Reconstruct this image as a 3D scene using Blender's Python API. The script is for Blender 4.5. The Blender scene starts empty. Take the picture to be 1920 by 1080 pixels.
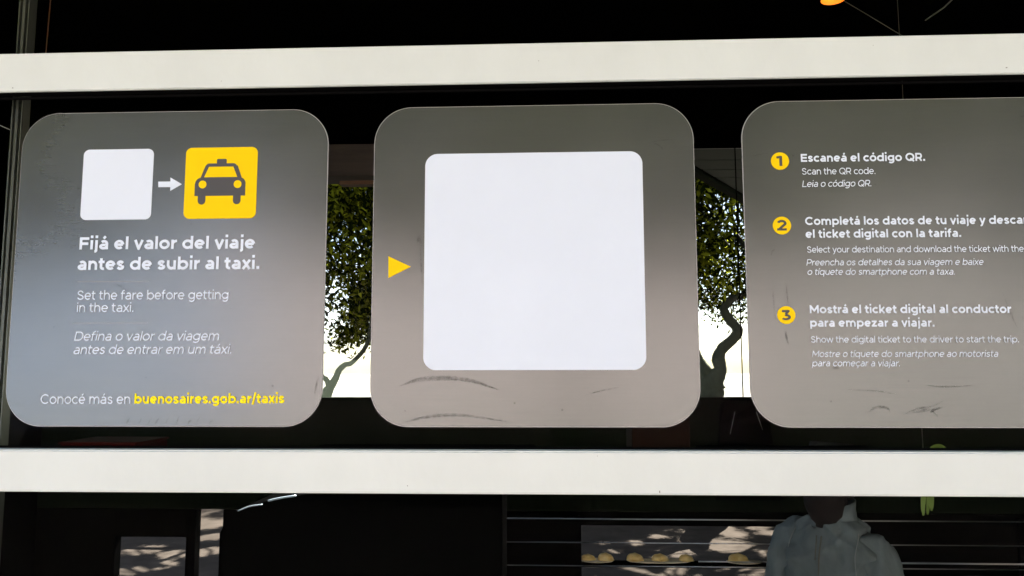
import bpy, bmesh, math, random
import numpy as np
from mathutils import Vector, Matrix
random.seed(7); rng = np.random.default_rng(7)
R = math.radians
sc = bpy.context.scene
col = sc.collection

# ------------------------------------------------------------------ camera
# metres; the glazed wall is the plane y = 0, x to the right, z up, z = 0 at the stickers' lower edge
S = 0.6                                             # side of one sticker
CAM = Vector((1.6857 * S, -2.3629 * S, 0.1698 * S))
YAW, PITCH, ROLL, FPX = 0.0441, 0.1064, -0.0017, 1450.0
GROUND = CAM.z - 1.60
cy_, sy_, cp_, sp_ = math.cos(YAW), math.sin(YAW), math.cos(PITCH), math.sin(PITCH)
_f = Vector((-sy_ * cp_, cy_ * cp_, sp_)); _r0 = Vector((cy_, sy_, 0)); _u0 = _r0.cross(_f)
_r = math.cos(ROLL) * _r0 + math.sin(ROLL) * _u0
_u = -math.sin(ROLL) * _r0 + math.cos(ROLL) * _u0
cam = bpy.data.cameras.new('camera'); co = bpy.data.objects.new('camera', cam); col.objects.link(co)
cam.sensor_width = 36; cam.lens = FPX / 1920 * 36; cam.clip_start = 0.02; cam.clip_end = 900
co.matrix_world = Matrix(((_r.x, _u.x, -_f.x, CAM.x), (_r.y, _u.y, -_f.y, CAM.y), (_r.z, _u.z, -_f.z, CAM.z), (0, 0, 0, 1)))
sc.camera = co

# ------------------------------------------------------------------ light
SUN_EL, SUN_AZ = R(52), R(22)                       # the sun stands behind the kiosk, a little to the right
SKY, SUN, EXPOSURE = 0.045, 5.0, 3.2
w = bpy.data.worlds.new('World'); sc.world = w; w.use_nodes = True
nt = w.node_tree; nt.nodes.clear()
sky = nt.nodes.new('ShaderNodeTexSky'); sky.sky_type = 'NISHITA'; sky.sun_disc = False
sky.sun_elevation = SUN_EL; sky.sun_rotation = SUN_AZ
bgn = nt.nodes.new('ShaderNodeBackground'); bgn.inputs[1].default_value = SKY
out = nt.nodes.new('ShaderNodeOutputWorld')
tcw = nt.nodes.new('ShaderNodeTexCoord')
mpw = nt.nodes.new('ShaderNodeMapping'); mpw.inputs['Scale'].default_value = (1.6, 1.6, 4.5)
nzw = nt.nodes.new('ShaderNodeTexNoise'); nzw.inputs['Scale'].default_value = 1.6; nzw.inputs['Detail'].default_value = 6; nzw.inputs['Roughness'].default_value = .6
crw = nt.nodes.new('ShaderNodeValToRGB'); crw.color_ramp.elements[0].position = .45; crw.color_ramp.elements[1].position = .68
mxw = nt.nodes.new('ShaderNodeMixRGB'); mxw.inputs[2].default_value = (5.6, 5.75, 6.0, 1)
nt.links.new(tcw.outputs['Generated'], mpw.inputs[0]); nt.links.new(mpw.outputs[0], nzw.inputs[0]); nt.links.new(nzw.outputs[0], crw.inputs[0])
nt.links.new(crw.outputs[0], mxw.inputs[0]); nt.links.new(sky.outputs[0], mxw.inputs[1]); nt.links.new(mxw.outputs[0], bgn.inputs[0])
nt.links.new(bgn.outputs[0], out.inputs[0])
sl = bpy.data.lights.new('sun', 'SUN'); sl.energy = SUN; sl.angle = R(0.55); sl.color = (1, .95, .88)
so = bpy.data.objects.new('sun', sl); col.objects.link(so)
sd = Vector((math.sin(SUN_AZ) * math.cos(SUN_EL), math.cos(SUN_AZ) * math.cos(SUN_EL), math.sin(SUN_EL)))
so.rotation_euler = sd.to_track_quat('Z', 'Y').to_euler()
sc.view_settings.view_transform = 'Standard'; sc.view_settings.look = 'None'
sc.view_settings.exposure = EXPOSURE; sc.view_settings.gamma = 1
sc.cycles.max_bounces = 7; sc.cycles.sample_clamp_indirect = 4; sc.cycles.blur_glossy = 1.0; sc.cycles.transparent_max_bounces = 16

def at(px, py, Y):
    """the point of the plane y = Y on the sight line of photograph pixel (px, py)"""
    d = _f * FPX + _r * (px - 960) + _u * (540 - py)
    return CAM + d * ((Y - CAM.y) / d.y)
def at_z(px, py, Z):
    d = _f * FPX + _r * (px - 960) + _u * (540 - py)
    return CAM + d * ((Z - CAM.z) / d.z)

# ------------------------------------------------------------------ materials
def mat(name, color, rough=.6, metal=0, spec=.5, noise=0, scale=8, stretch=(1, 1, 1), bump=0, bscale=60, color2=None, coat=0):
    m = bpy.data.materials.new(name); m.use_nodes = True; t = m.node_tree; b = t.nodes['Principled BSDF']
    b.inputs['Roughness'].default_value = rough; b.inputs['Metallic'].default_value = metal
    b.inputs['Specular IOR Level'].default_value = spec; b.inputs['Coat Weight'].default_value = coat
    b.inputs['Base Color'].default_value = (*color, 1)
    tc = t.nodes.new('ShaderNodeTexCoord'); mp = t.nodes.new('ShaderNodeMapping'); mp.inputs['Scale'].default_value = stretch
    t.links.new(tc.outputs['Object'], mp.inputs[0])
    if noise or color2:
        n = t.nodes.new('ShaderNodeTexNoise'); n.inputs['Scale'].default_value = scale; n.inputs['Detail'].default_value = 7; n.inputs['Roughness'].default_value = .62
        t.links.new(mp.outputs[0], n.inputs[0])
        c = t.nodes.new('ShaderNodeValToRGB'); c.color_ramp.elements[0].position = .3; c.color_ramp.elements[1].position = .7
        c2 = color2 or tuple(min(1, v * (1 + noise)) for v in color)
        c1 = color if color2 else tuple(v * (1 - noise) for v in color)
        c.color_ramp.elements[0].color = (*c1, 1); c.color_ramp.elements[1].color = (*c2, 1)
        t.links.new(n.outputs[0], c.inputs[0]); t.links.new(c.outputs[0], b.inputs['Base Color'])
    if bump:
        n2 = t.nodes.new('ShaderNodeTexNoise'); n2.inputs['Scale'].default_value = bscale; n2.inputs['Detail'].default_value = 5
        t.links.new(mp.outputs[0], n2.inputs[0])
        bp = t.nodes.new('ShaderNodeBump'); bp.inputs['Strength'].default_value = bump; bp.inputs['Distance'].default_value = .01
        t.links.new(n2.outputs[0], bp.inputs['Height']); t.links.new(bp.outputs[0], b.inputs['Normal'])
    return m
def emis(m, color, s):
    b = m.node_tree.nodes['Principled BSDF']; b.inputs['Emission Color'].default_value = (*color, 1); b.inputs['Emission Strength'].default_value = s; return m
def glass(name, tint, refl=.045, rough=0.0, veil=0.0, veil_col=(.5, .52, .5)):
    m = bpy.data.materials.new(name); m.use_nodes = True; t = m.node_tree; t.nodes.clear()
    o = t.nodes.new('ShaderNodeOutputMaterial'); tr = t.nodes.new('ShaderNodeBsdfTransparent'); gl = t.nodes.new('ShaderNodeBsdfGlossy')
    tr.inputs[0].default_value = (*tint, 1); gl.inputs['Roughness'].default_value = rough
    fr = t.nodes.new('ShaderNodeFresnel'); fr.inputs[0].default_value = 1.0 + refl * 1.5
    mx = t.nodes.new('ShaderNodeMixShader'); t.links.new(fr.outputs[0], mx.inputs[0]); t.links.new(tr.outputs[0], mx.inputs[1]); t.links.new(gl.outputs[0], mx.inputs[2])
    last = mx
    if veil:
        df = t.nodes.new('ShaderNodeBsdfDiffuse'); df.inputs[0].default_value = (*veil_col, 1)
        tl = t.nodes.new('ShaderNodeBsdfTranslucent'); tl.inputs[0].default_value = (*veil_col, 1)
        m1 = t.nodes.new('ShaderNodeMixShader'); m1.inputs[0].default_value = .5; t.links.new(df.outputs[0], m1.inputs[1]); t.links.new(tl.outputs[0], m1.inputs[2])
        m2 = t.nodes.new('ShaderNodeMixShader'); m2.inputs[0].default_value = veil
        t.links.new(mx.outputs[0], m2.inputs[1]); t.links.new(m1.outputs[0], m2.inputs[2]); last = m2
    t.links.new(last.outputs[0], o.inputs[0]); return m

M = {}
M['white'] = mat('white_paint', (.610, .660, .622), .42, noise=.05, scale=4, stretch=(1, 1, .6), bump=.05, bscale=40)
M['glass'] = glass('window_glass', (.72, .74, .71), .045)
M['veiled'] = glass('veiled_glass', (.80, .84, .80), .045, veil=.07, veil_col=(.45, .55, .42))
M['alu'] = mat('aluminium', (.16, .165, .14), .35, .6, noise=.25, scale=14, stretch=(1, 1, .1))
M['gasket'] = mat('gasket_and_shade_black', (.004, .004, .004), .8, spec=0)
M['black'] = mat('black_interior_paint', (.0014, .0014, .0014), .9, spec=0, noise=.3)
M['green'] = mat('dark_green_panel', (.006, .010, .005), .7, spec=.05, noise=.3, scale=3)
M['brown'] = mat('brown_wood', (.055, .038, .026), .6, noise=.3, scale=5, stretch=(1, 1, 8), bump=.1)
M['dbrown'] = mat('dark_brown_panel', (.016, .006, .003), .7, spec=.05, noise=.3, scale=6)
M['orange'] = mat('orange_trim', (.14, .06, .02), .5)
M['soffit'] = mat('soffit_panel', (.10, .115, .095), .7, noise=.08, scale=3)
M['steel'] = mat('bright_steel', (.62, .62, .62), .3, 1)
M['red'] = mat('red_plastic', (.055, .003, .002), .7, spec=.05, noise=.2)
M['roof'] = mat('roof_sheet', (.36, .37, .35), .7, noise=.15)
M['ground'] = mat('pavement_stone', (.25, .225, .205), .9, spec=.08, noise=.22, scale=2.5, bump=.3, bscale=30)
M['mirror_paving'] = mat('mirror_paving_stone', (.052, .043, .037), .95, spec=0, noise=.3, scale=5, bump=.3, bscale=40)
M['road'] = mat('asphalt', (.05, .05, .052), .9, noise=.2, scale=20)
M['bark'] = mat('bark', (.04, .036, .026), .9, noise=.35, scale=12, stretch=(1, 1, .3), bump=.6, bscale=25)
M['bark2'] = mat('bark_green', (.045, .050, .030), .9, noise=.35, scale=12, stretch=(1, 1, .3), bump=.6, bscale=25)
M['cream'] = mat('cream_plate', (.75, .66, .46), .5)
M['bread'] = mat('bread_crust', (.75, .50, .12), .55, color2=(.90, .76, .38), scale=30, bump=.3, bscale=60)
M['jacket'] = mat('jacket_cloth', (.135, .172, .180), .85, noise=.2, scale=7, stretch=(1.6, 1.6, .4), bump=1.0, bscale=11)
M['seam'] = mat('jacket_seam', (.22, .25, .25), .85)
M['skin'] = mat('skin', (.42, .25, .18), .6)
M['hair'] = mat('dark_hair', (.012, .009, .007), .6)
M['trousers'] = mat('dark_trousers', (.02, .022, .03), .9)
M['shoe'] = mat('black_shoe', (.02, .02, .02), .5)
M['maroon'] = mat('dark_maroon', (.006, .002, .002), .9)
M['yellow'] = mat('yellow_print', (.86, .575, .002), .5, spec=.08)
M['wprint'] = mat('white_print', (.645, .72, .80), .45, spec=.3, noise=.02, scale=6)
M['amber'] = emis(mat('amber_shade', (.8, .35, .05), .5), (1, .30, .02), .05)
M['cable'] = mat('cable', (.10, .10, .08), .5)
M['facade'] = mat('pink_tint_facade', (.50, .385, .41), .85, noise=.1, scale=1.5)
M['facade2'] = mat('blue_grey_tint_facade', (.27, .32, .50), .6, noise=.1, scale=1.5)
M['winglass'] = mat('dark_window', (.03, .035, .04), .15)
M['greenleaf'] = mat('fresh_leaf', (.16, .25, .03), .5, noise=.2)
def leafmat(name, c1, c2):
    m = bpy.data.materials.new(name); m.use_nodes = True; t = m.node_tree; t.nodes.clear()
    o = t.nodes.new('ShaderNodeOutputMaterial'); d = t.nodes.new('ShaderNodeBsdfDiffuse'); tl = t.nodes.new('ShaderNodeBsdfTranslucent')
    ge = t.nodes.new('ShaderNodeNewGeometry'); cr = t.nodes.new('ShaderNodeValToRGB')
    cr.color_ramp.elements[0].position = .42; cr.color_ramp.elements[0].color = (*c1, 1); cr.color_ramp.elements[1].color = (*c2, 1)
    t.links.new(ge.outputs['Random Per Island'], cr.inputs[0]); t.links.new(cr.outputs[0], d.inputs[0]); t.links.new(cr.outputs[0], tl.inputs[0])
    mx = t.nodes.new('ShaderNodeMixShader'); mx.inputs[0].default_value = .5
    t.links.new(d.outputs[0], mx.inputs[1]); t.links.new(tl.outputs[0], mx.inputs[2]); t.links.new(mx.outputs[0], o.inputs[0]); return m
M['leaf'] = leafmat('foliage', (.010, .015, .003), (.30, .32, .02))  # random bright leaves put sunlit speckles into the colour

def vinyl():
    """grey printed vinyl with a silvery sheen and fine horizontal drag marks"""
    m = bpy.data.materials.new('grey_vinyl'); m.use_nodes = True; t = m.node_tree; b = t.nodes['Principled BSDF']
    tc = t.nodes.new('ShaderNodeTexCoord'); N = t.nodes.new; L = t.links.new
    def noise(scale, st, detail=6):
        mp = N('ShaderNodeMapping'); mp.inputs['Scale'].default_value = st; L(tc.outputs['Object'], mp.inputs[0])
        n = N('ShaderNodeTexNoise'); n.inputs['Scale'].default_value = scale; n.inputs['Detail'].default_value = detail; n.inputs['Roughness'].default_value = .65
        L(mp.outputs[0], n.inputs[0]); return n
    n1 = noise(7, (1.2, 1, 40), 8); n2 = noise(2.2, (1, 1, 1.4), 4); n3 = noise(190, (1, 1, 1.6), 2)
    def mr(n, lo, hi):
        r = N('ShaderNodeMapRange'); r.inputs[1].default_value = .25; r.inputs[2].default_value = .75; r.inputs[3].default_value = lo; r.inputs[4].default_value = hi; L(n.outputs[0], r.inputs[0]); return r
    a, c, d = mr(n1, .965, 1.035), mr(n2, .90, 1.10), mr(n3, .985, 1.015)
    m1 = N('ShaderNodeMath'); m1.operation = 'MULTIPLY'; L(a.outputs[0], m1.inputs[0]); L(c.outputs[0], m1.inputs[1])
    m2 = N('ShaderNodeMath'); m2.operation = 'MULTIPLY'; L(m1.outputs[0], m2.inputs[0]); L(d.outputs[0], m2.inputs[1])
    v = N('ShaderNodeVectorMath'); v.operation = 'SCALE'; v.inputs[0].default_value = (.143, .158, .147); L(m2.outputs[0], v.inputs['Scale'])
    L(v.outputs[0], b.inputs['Base Color']); b.inputs['Metallic'].default_value = .72
    r = mr(n2, .21, .28); L(r.outputs[0], b.inputs['Roughness'])
    bp = N('ShaderNodeBump'); bp.inputs['Strength'].default_value = .02; bp.inputs['Distance'].default_value = .001; L(n3.outputs[0], bp.inputs['Height'])
    return m
M['vinyl'] = vinyl()
M['inkgrey'] = mat('dark_grey_print', (.065, .065, .066), .5, spec=.3)
M['rim'] = mat('pale_backing', (.42, .42, .41), .5)
def scuffmat():
    m = bpy.data.materials.new('scuff'); m.use_nodes = True; t = m.node_tree; t.nodes.clear()
    o = t.nodes.new('ShaderNodeOutputMaterial'); tr = t.nodes.new('ShaderNodeBsdfTransparent'); d = t.nodes.new('ShaderNodeBsdfDiffuse'); d.inputs[0].default_value = (.05, .045, .045, 1)
    n = t.nodes.new('ShaderNodeTexNoise'); n.inputs['Scale'].default_value = 160; r = t.nodes.new('ShaderNodeMapRange'); r.inputs[3].default_value = 0.0; r.inputs[4].default_value = .42
    r.inputs[1].default_value = .3; r.inputs[2].default_value = .7
    tc = t.nodes.new('ShaderNodeTexCoord'); t.links.new(tc.outputs['Object'], n.inputs[0])
    mx = t.nodes.new('ShaderNodeMixShader'); t.links.new(n.outputs[0], r.inputs[0]); t.links.new(r.outputs[0], mx.inputs[0])
    t.links.new(tr.outputs[0], mx.inputs[1]); t.links.new(d.outputs[0], mx.inputs[2]); t.links.new(mx.outputs[0], o.inputs[0]); return m
M['scuff'] = scuffmat()

# ------------------------------------------------------------------ helpers
def tag(o, label=None, cat=None, group=None, kind=None):
    if label: o['label'] = label
    if cat: o['category'] = cat
    if group: o['group'] = group
    if kind: o['kind'] = kind
    return o
def empty(name, loc, rz=0):
    o = bpy.data.objects.new(name, None); col.objects.link(o); o.location = loc; o.rotation_euler.z = rz; o.empty_display_size = .05; return o
def link(name, me, m, parent=None):
    o = bpy.data.objects.new(name, me); col.objects.link(o)
    if m: me.materials.append(m)
    if parent:
        o.parent = parent
    return o
def finish(name, bm, m, parent=None, smooth=False, world=True):
    """bm is in world coordinates; children are shifted into their parent's space"""
    if parent is not None and world:
        bpy.context.view_layer.update()
        bm.transform(parent.matrix_world.inverted())
    bmesh.ops.recalc_face_normals(bm, faces=bm.faces)
    me = bpy.data.meshes.new(name); bm.to_mesh(me); bm.free()
    if smooth:
        for p in me.polygons: p.use_smooth = True
    return link(name, me, m, parent)
def box(bm, x0, x1, y0, y1, z0, z1, bev=0):
    t = bmesh.new(); bmesh.ops.create_cube(t, size=1)
    for v in t.verts: v.co = Vector(((x0 + x1) / 2 + v.co.x * (x1 - x0), (y0 + y1) / 2 + v.co.y * (y1 - y0), (z0 + z1) / 2 + v.co.z * (z1 - z0)))
    if bev: bmesh.ops.bevel(t, geom=t.edges[:], offset=bev, segments=3, affect='EDGES')
    me = bpy.data.meshes.new('t'); t.to_mesh(me); t.free(); bm.from_mesh(me); bpy.data.meshes.remove(me); return bm
def mkbox(name, m, parent, *a, bev=0): return finish(name, box(bmesh.new(), *a, bev=bev), m, parent)
def tube(bm, pts, rad, n=10):
    pts = [Vector(p) for p in pts]; rings = []
    rad = rad if hasattr(rad, '__len__') else [rad] * len(pts)
    up = Vector((.13, .97, .21))
    for i, p in enumerate(pts):
        d = (pts[min(i + 1, len(pts) - 1)] - pts[max(i - 1, 0)]).normalized()
        a = d.cross(up).normalized(); b = d.cross(a)
        rings.append([bm.verts.new(p + (a * math.cos(2 * math.pi * k / n) + b * math.sin(2 * math.pi * k / n)) * rad[i]) for k in range(n)])
    for r0, r1 in zip(rings, rings[1:]):
        for k in range(n): bm.faces.new((r0[k], r0[(k + 1) % n], r1[(k + 1) % n], r1[k]))
    bm.faces.new(rings[0]); bm.faces.new(rings[-1]); return bm
def spline(pts, k=8):
    """Catmull-Rom through tuples of any length"""
    P = [np.array(p, float) for p in pts]; P = [2 * P[0] - P[1]] + P + [2 * P[-1] - P[-2]]; o = []
    for i in range(1, len(P) - 2):
        for j in range(k):
            t = j / k; a, b, c, d = P[i - 1:i + 3]
            o.append(.5 * (2 * b + (c - a) * t + (2 * a - 5 * b + 4 * c - d) * t * t + (3 * b - a - 3 * c + d) * t ** 3))
    o.append(P[-2]); return o

# ================================================================== SETTING
bm = bmesh.new()
for f in ((-300, -3.0, 300, 300),): pass
def sheet(name, m, x0, x1, y0, y1, z, lab=None):
    b = bmesh.new(); b.faces.new([b.verts.new(v) for v in ((x0, y0, z), (x1, y0, z), (x1, y1, z), (x0, y1, z))])
    return tag(finish(name, b, m), kind='structure')
sheet('ground', M['ground'], -400, 400, -400, 400, GROUND)
sheet('road', M['road'], -400, 400, -15.5, -8.0, GROUND + .004)

# ================================================================== GLAZED FRONT WALL
XL, XR = -1.25, 3.6
TB0, TB1, LB0, LB1 = 1.0546 * S, 1.179 * S, -.1892 * S, -.0648 * S
wall = tag(empty('glazed_wall', (1.0, 0, GROUND)), 'glazed front wall with two white horizontal rails across dark glass', 'window wall')
mkbox('rail', M['white'], wall, XL, XR, -.036, -.027, TB0, TB1, bev=.0015)['label'] = 'upper white painted rail above the stickers'
mkbox('rail', M['white'], wall, XL, XR, -.036, -.004, LB0, LB1, bev=.003)['label'] = 'lower white painted rail under the stickers'
for nm, z0, z1 in (('upper', TB0 + .03, 1.12), ('middle', LB1 - .03, TB0 + .024), ('lower', GROUND + .12, LB1 - .036)):
    b = bmesh.new(); b.faces.new([b.verts.new(v) for v in ((XL, .002, z0), (XR, .002, z0), (XR, .002, z1), (XL, .002, z1))])
    finish('glass_pane', b, M['glass'], wall)['label'] = nm + ' glass pane of the front wall'
mkbox('rail_underside_shade', M['gasket'], wall, XL, XR, -.0265, -.001, TB0 + .002, TB1 - .002)  # black block puts the shade under the upper rail into the colour
b = bmesh.new()
for z in (TB0 - .0045, TB1, LB1, LB0 - .004): box(b, XL, XR, -.006, .0, z, z + .004)
finish('gasket', b, M['gasket'], wall)
# metal sill behind the glass, seen just over the lower rail, in two lengths
for a, c in ((590, 1003), (1312, 1640)):
    x0, x1 = at(a, 840, .03).x, at(c, 840, .03).x
    mkbox('sill_strip', M['alu'], wall, x0, x1, .006, .062, LB1 - .006, LB1 - .002)
    mkbox('sill_strip', M['black'], wall, x0, x1, .0625, .070, LB1 - .006, LB1 + .001)
mkbox('base_plinth', M['black'], wall, XL, XR, -.03, .03, GROUND, GROUND + .11)
# left-hand mullion: aluminium profile of four fins right behind the glass
xm = at(16, 480, .05).x
for i, (dx, ww, dd) in enumerate(((-.014, .003, .02), (-.006, .006, .035), (.006, .002, .02))):
    mkbox('mullion_fin', M['alu'], wall, xm + dx, xm + dx + ww, .05, .05 + dd, GROUND + .12, 1.12)
# ================================================================== KIOSK: roof, ceiling, side and rear walls
YR = 2.0
kiosk = tag(empty('kiosk', (1.0, 1.0, GROUND)), 'dark interior of the kiosk seen through the glass', 'kiosk')
mkbox('roof', M['roof'], kiosk, XL - .2, XR + .2, -.38, YR + .25, 1.16, 1.30)  # unseen overhang and pale underside set to shape light on the upper rail
mkbox('ceiling', M['black'], kiosk, XL, XR, .004, YR + .1, 1.12, 1.155)
mkbox('side_wall', M['black'], kiosk, XL - .06, XL - .002, .004, YR + .1, GROUND, 1.118)
mkbox('side_wall', M['black'], kiosk, XR + .002, XR + .06, .004, YR + .1, GROUND, 1.118)
mkbox('kiosk_floor', M['black'], kiosk, XL, XR, .035, YR + .1, GROUND + .004, GROUND + .05)
zz = lambda py: at(960, py, YR).z
zl, z2 = zz(745), zz(958)
X = lambda px, py=900: at(px, py, YR).x
mkbox('counter_panel', M['green'], kiosk, XL, XR, YR, YR + .06, z2, zl)
zlo = GROUND + .05
for a, c in ((XL, X(216, 1010)), (X(417, 1010), X(1086, 1010)), (X(1505, 1010), XR)):  # made-up panels whose openings frame the stand-in for mirrored pavement
    mkbox('lower_panel', M['black'], kiosk, a, c, YR, YR + .05, zlo, z2 - .002)
mkbox('lower_panel', M['black'], kiosk, X(1086, 1010) + .001, X(1505, 1010) - .001, YR, YR + .05, zz(984), z2 - .002)
mkbox('lower_panel', M['black'], kiosk, X(216, 1010) + .001, X(349, 1010) - .001, YR, YR + .05, zz(1012), z2 - .002)
mkbox('post', M['black'], kiosk, X(349, 1010), X(366, 1010), YR, YR + .05, zlo, z2 - .002)
mkbox('lintel', M['black'], kiosk, XL, X(1000, 300), YR, YR + .08, zz(262), 1.118)
mkbox('lintel', M['black'], kiosk, X(1000, 300) + .002, XR, YR, YR + .08, zz(195), 1.118)
mkbox('fascia_beam', M['brown'], kiosk, XL, X(1000, 300), YR - .05, YR + .10, zz(331), zz(262) - .002)
mkbox('trim_strip', M['orange'], kiosk, X(640, 340), X(1000, 300), YR - .03, YR + .02, zz(345), zz(338))
for a in (1318, 1401, 1040, 200): mkbox('glazing_bar', M['gasket'], kiosk, X(a) - .002, X(a) + .002, YR + .02, YR + .026, zl, zz(195) if a > 1000 else zz(345))
b = bmesh.new(); b.faces.new([b.verts.new(v) for v in ((XL, YR + .03, zl), (XR, YR + .03, zl), (XR, YR + .03, zz(674)), (XL, YR + .03, zz(674)))])
finish('low_glass_screen', b, M['veiled'], kiosk)  # pale diffuse share paints a veil of haze over this pane
SHZ = at(960, 868, .62).z
mkbox('inner_shelf', M['black'], kiosk, XL, XR, .45, .70, SHZ - .02, SHZ)

# soffit of the next canopy, seen between the middle and right stickers
SZ = 1.35
can = tag(empty('canopy', (4.0, 5.0, SZ)), 'pale grey panelled canopy soffit behind the glass, right of the middle sticker', 'canopy')
pA, pB = at_z(1295, 322, SZ), at_z(1410, 387, SZ)
d = (pB - pA).normalized(); p0 = pA - d * 6; p1 = pA + d * 14
nrm = Vector((d.y, -d.x, 0))                           # to the right of the edge
if nrm.x < 0: nrm = -nrm
def slab(name, m, a0, a1, w0, w1, z0, z1, org=pA):
    b = bmesh.new(); vs = []
    for z in (z0, z1):
        for s_, t_ in ((a0, w0), (a1, w0), (a1, w1), (a0, w1)):
            q = org + d * s_ + nrm * t_; vs.append(b.verts.new((q.x, q.y, z)))
    for f in ((0, 1, 2, 3), (7, 6, 5, 4), (0, 4, 5, 1), (1, 5, 6, 2), (2, 6, 7, 3), (3, 7, 4, 0)): b.faces.new([vs[i] for i in f])
    return finish(name, b, m, can)
slab('fascia', M['green'], -2.4, 9, 0.0, .05, SZ - .02, SZ + .2)
slab('deck', M['roof'], -2.4, 9, .052, 5, SZ + .03, SZ + .2)
yy = 2.12
ys = [2.12] + [at_z(1350, v, SZ).y for v in (300, 318, 333)] + [12]
for i in range(len(ys) - 1):
    # panels run parallel to the kiosk wall, cut by the slanting edge
    y0_, y1_ = ys[i] + .012, ys[i + 1] - .012
    b = bmesh.new(); vs = []
    def xe(y): return pA.x + (y - pA.y) / d.y * d.x + .09
    for z in (SZ, SZ + .025):
        for x_, y_ in ((xe(y0_), y0_), (12, y0_), (12, y1_), (xe(y1_), y1_)): vs.append(b.verts.new((x_, y_, z)))
    for f in ((0, 1, 2, 3), (7, 6, 5, 4), (0, 4, 5, 1), (1, 5, 6, 2), (2, 6, 7, 3), (3, 7, 4, 0)): b.faces.new([vs[i] for i in f])
    finish('soffit_panel', b, M['soffit'], can)
mkbox('column', M['green'], can, 6.0, 6.15, 6.0, 6.15, GROUND, SZ)

sheet('mirror_paving', M['mirror_paving'], -30, 30, 2.3, 40, GROUND + .006)  # stands in for street pavement mirrored in the glass
# ================================================================== TREES
# gaps in the foliage through which the sun reaches the paving: (centre of the sun patch, radius)
HOLES = [(at_z(px, py, GROUND), r) for px, py, r in ((265, 1034, .26), (330, 1040, .24), (385, 1036, .26), (300, 1062, .2), (235, 1075, .22), (390, 985, .35), (300, 993, .3), (395, 1008, .2), (345, 978, .3),
         (1120, 1072, .24), (1095, 1066, .14), (1350, 992, .26), (1375, 1003, .22), (1310, 1018, .28), (1370, 1026, .34), (1270, 1038, .26), (1185, 1020, .16), (1235, 1008, .14), (1420, 990, .16),
         (1190, 1070, .18), (1340, 1078, .3), (1400, 1072, .28), (1455, 1072, .28), (1240, 1078, .16), (1150, 1035, .12), (1480, 1005, .14), (1215, 1050, .16), (1300, 1000, .14), (1450, 1040, .2), (1130, 1020, .1), (1440, 1000, .16), (1265, 1070, .14))]
def leaves(centres, radii, per, size, seed, shift):
    g = np.random.default_rng(seed); C = np.repeat(np.array(centres), per, 0); Rr = np.repeat(np.array(radii), per)[:, None]
    n = len(C); v = g.normal(size=(n, 3)); v /= np.linalg.norm(v, axis=1)[:, None]
    P = C + v * Rr * g.random((n, 1)) ** .5 * np.array([1, 1, .8])
    keep = np.ones(n, bool); W_ = P + np.array(shift); s_ = np.array(sd)
    for hc, hr in HOLES:
        q = W_ - np.array(hc); dist = np.linalg.norm(q - (q @ s_)[:, None] * s_, axis=1); keep &= dist > hr * (.55 + .6 * g.random(n))
    P = P[keep]; n = len(P)
    a = g.normal(size=(n, 3)); a[:, 2] -= .5; a /= np.linalg.norm(a, axis=1)[:, None]
    b = np.cross(a, g.normal(size=(n, 3))); b /= np.linalg.norm(b, axis=1)[:, None]
    s = size * (.6 + .8 * g.random((n, 1)))
    V = np.stack([P - a * s, P + b * s * .38, P + a * s, P - b * s * .38], 1).reshape(-1, 3)
    me = bpy.data.meshes.new('crown'); me.vertices.add(4 * n); me.vertices.foreach_set('co', V.ravel())
    me.loops.add(4 * n); me.loops.foreach_set('vertex_index', np.arange(4 * n)); me.polygons.add(n)
    me.polygons.foreach_set('loop_start', np.arange(0, 4 * n, 4)); me.polygons.foreach_set('loop_total', np.full(n, 4))
    me.update(); me.validate(); return me
def tree(label, limbs, crown, seed, group, n_cl, per=105, size=.041, low=None):
    """limbs: lists of (point, radius); crown: (centre, radii)"""
    base = Vector(limbs[0][0][0]); base.z = GROUND
    t = tag(empty('tree', base), label, 'tree', group)
    for i, L in enumerate(limbs):
        q = spline([(*p, r) for p, r in L], 6); b = bmesh.new()
        g = random.Random(seed + i)
        tube(b, [p[:3] for p in q], [max(.008, p[3] * (1 + g.uniform(-.07, .07))) for p in q], 10)
        finish('trunk' if i == 0 else 'limb', b, M['bark2'], t, smooth=True)
    g = np.random.default_rng(seed); c, rd = np.array(crown[0]), np.array(crown[1])
    cs = []
    while len(cs) < n_cl:
        v = g.uniform(-1, 1, 3); rr = np.linalg.norm(v)
        if rr > 1 or rr < .25: continue
        p = c + v * rd
        if low is not None and p[2] < low(p[0], p[1], g): continue
        cs.append(p)
    # twigs reaching into the clumps
    b = bmesh.new(); top = Vector(limbs[-1][-1][0])
    for k in range(0, n_cl, 12):
        q = Vector(cs[k]); mid = (q + Vector(c)) / 2 + Vector(g.normal(size=3) * .2); tube(b, [Vector(c) * .5 + mid * .5, mid, q], [.03, .016, .006], 5)
    finish('twigs', b, M['bark'], t)['kind'] = 'stuff'
    me = leaves([Vector(p) - base for p in cs], g.uniform(.22, .48, n_cl), per, size, seed + 5, base)
    cr = link('crown', me, M['leaf'], t); cr['kind'] = 'stuff'
    return t
YT = 7.0; K = (YT - CAM.y) / FPX
def TP(px, py, rpx, dy=0): 
    p = at(px, py, YT + dy); return (tuple(p), rpx * K)
gp = lambda px, r: ((at(px, 800, YT).x, YT, GROUND), r * K)
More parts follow.
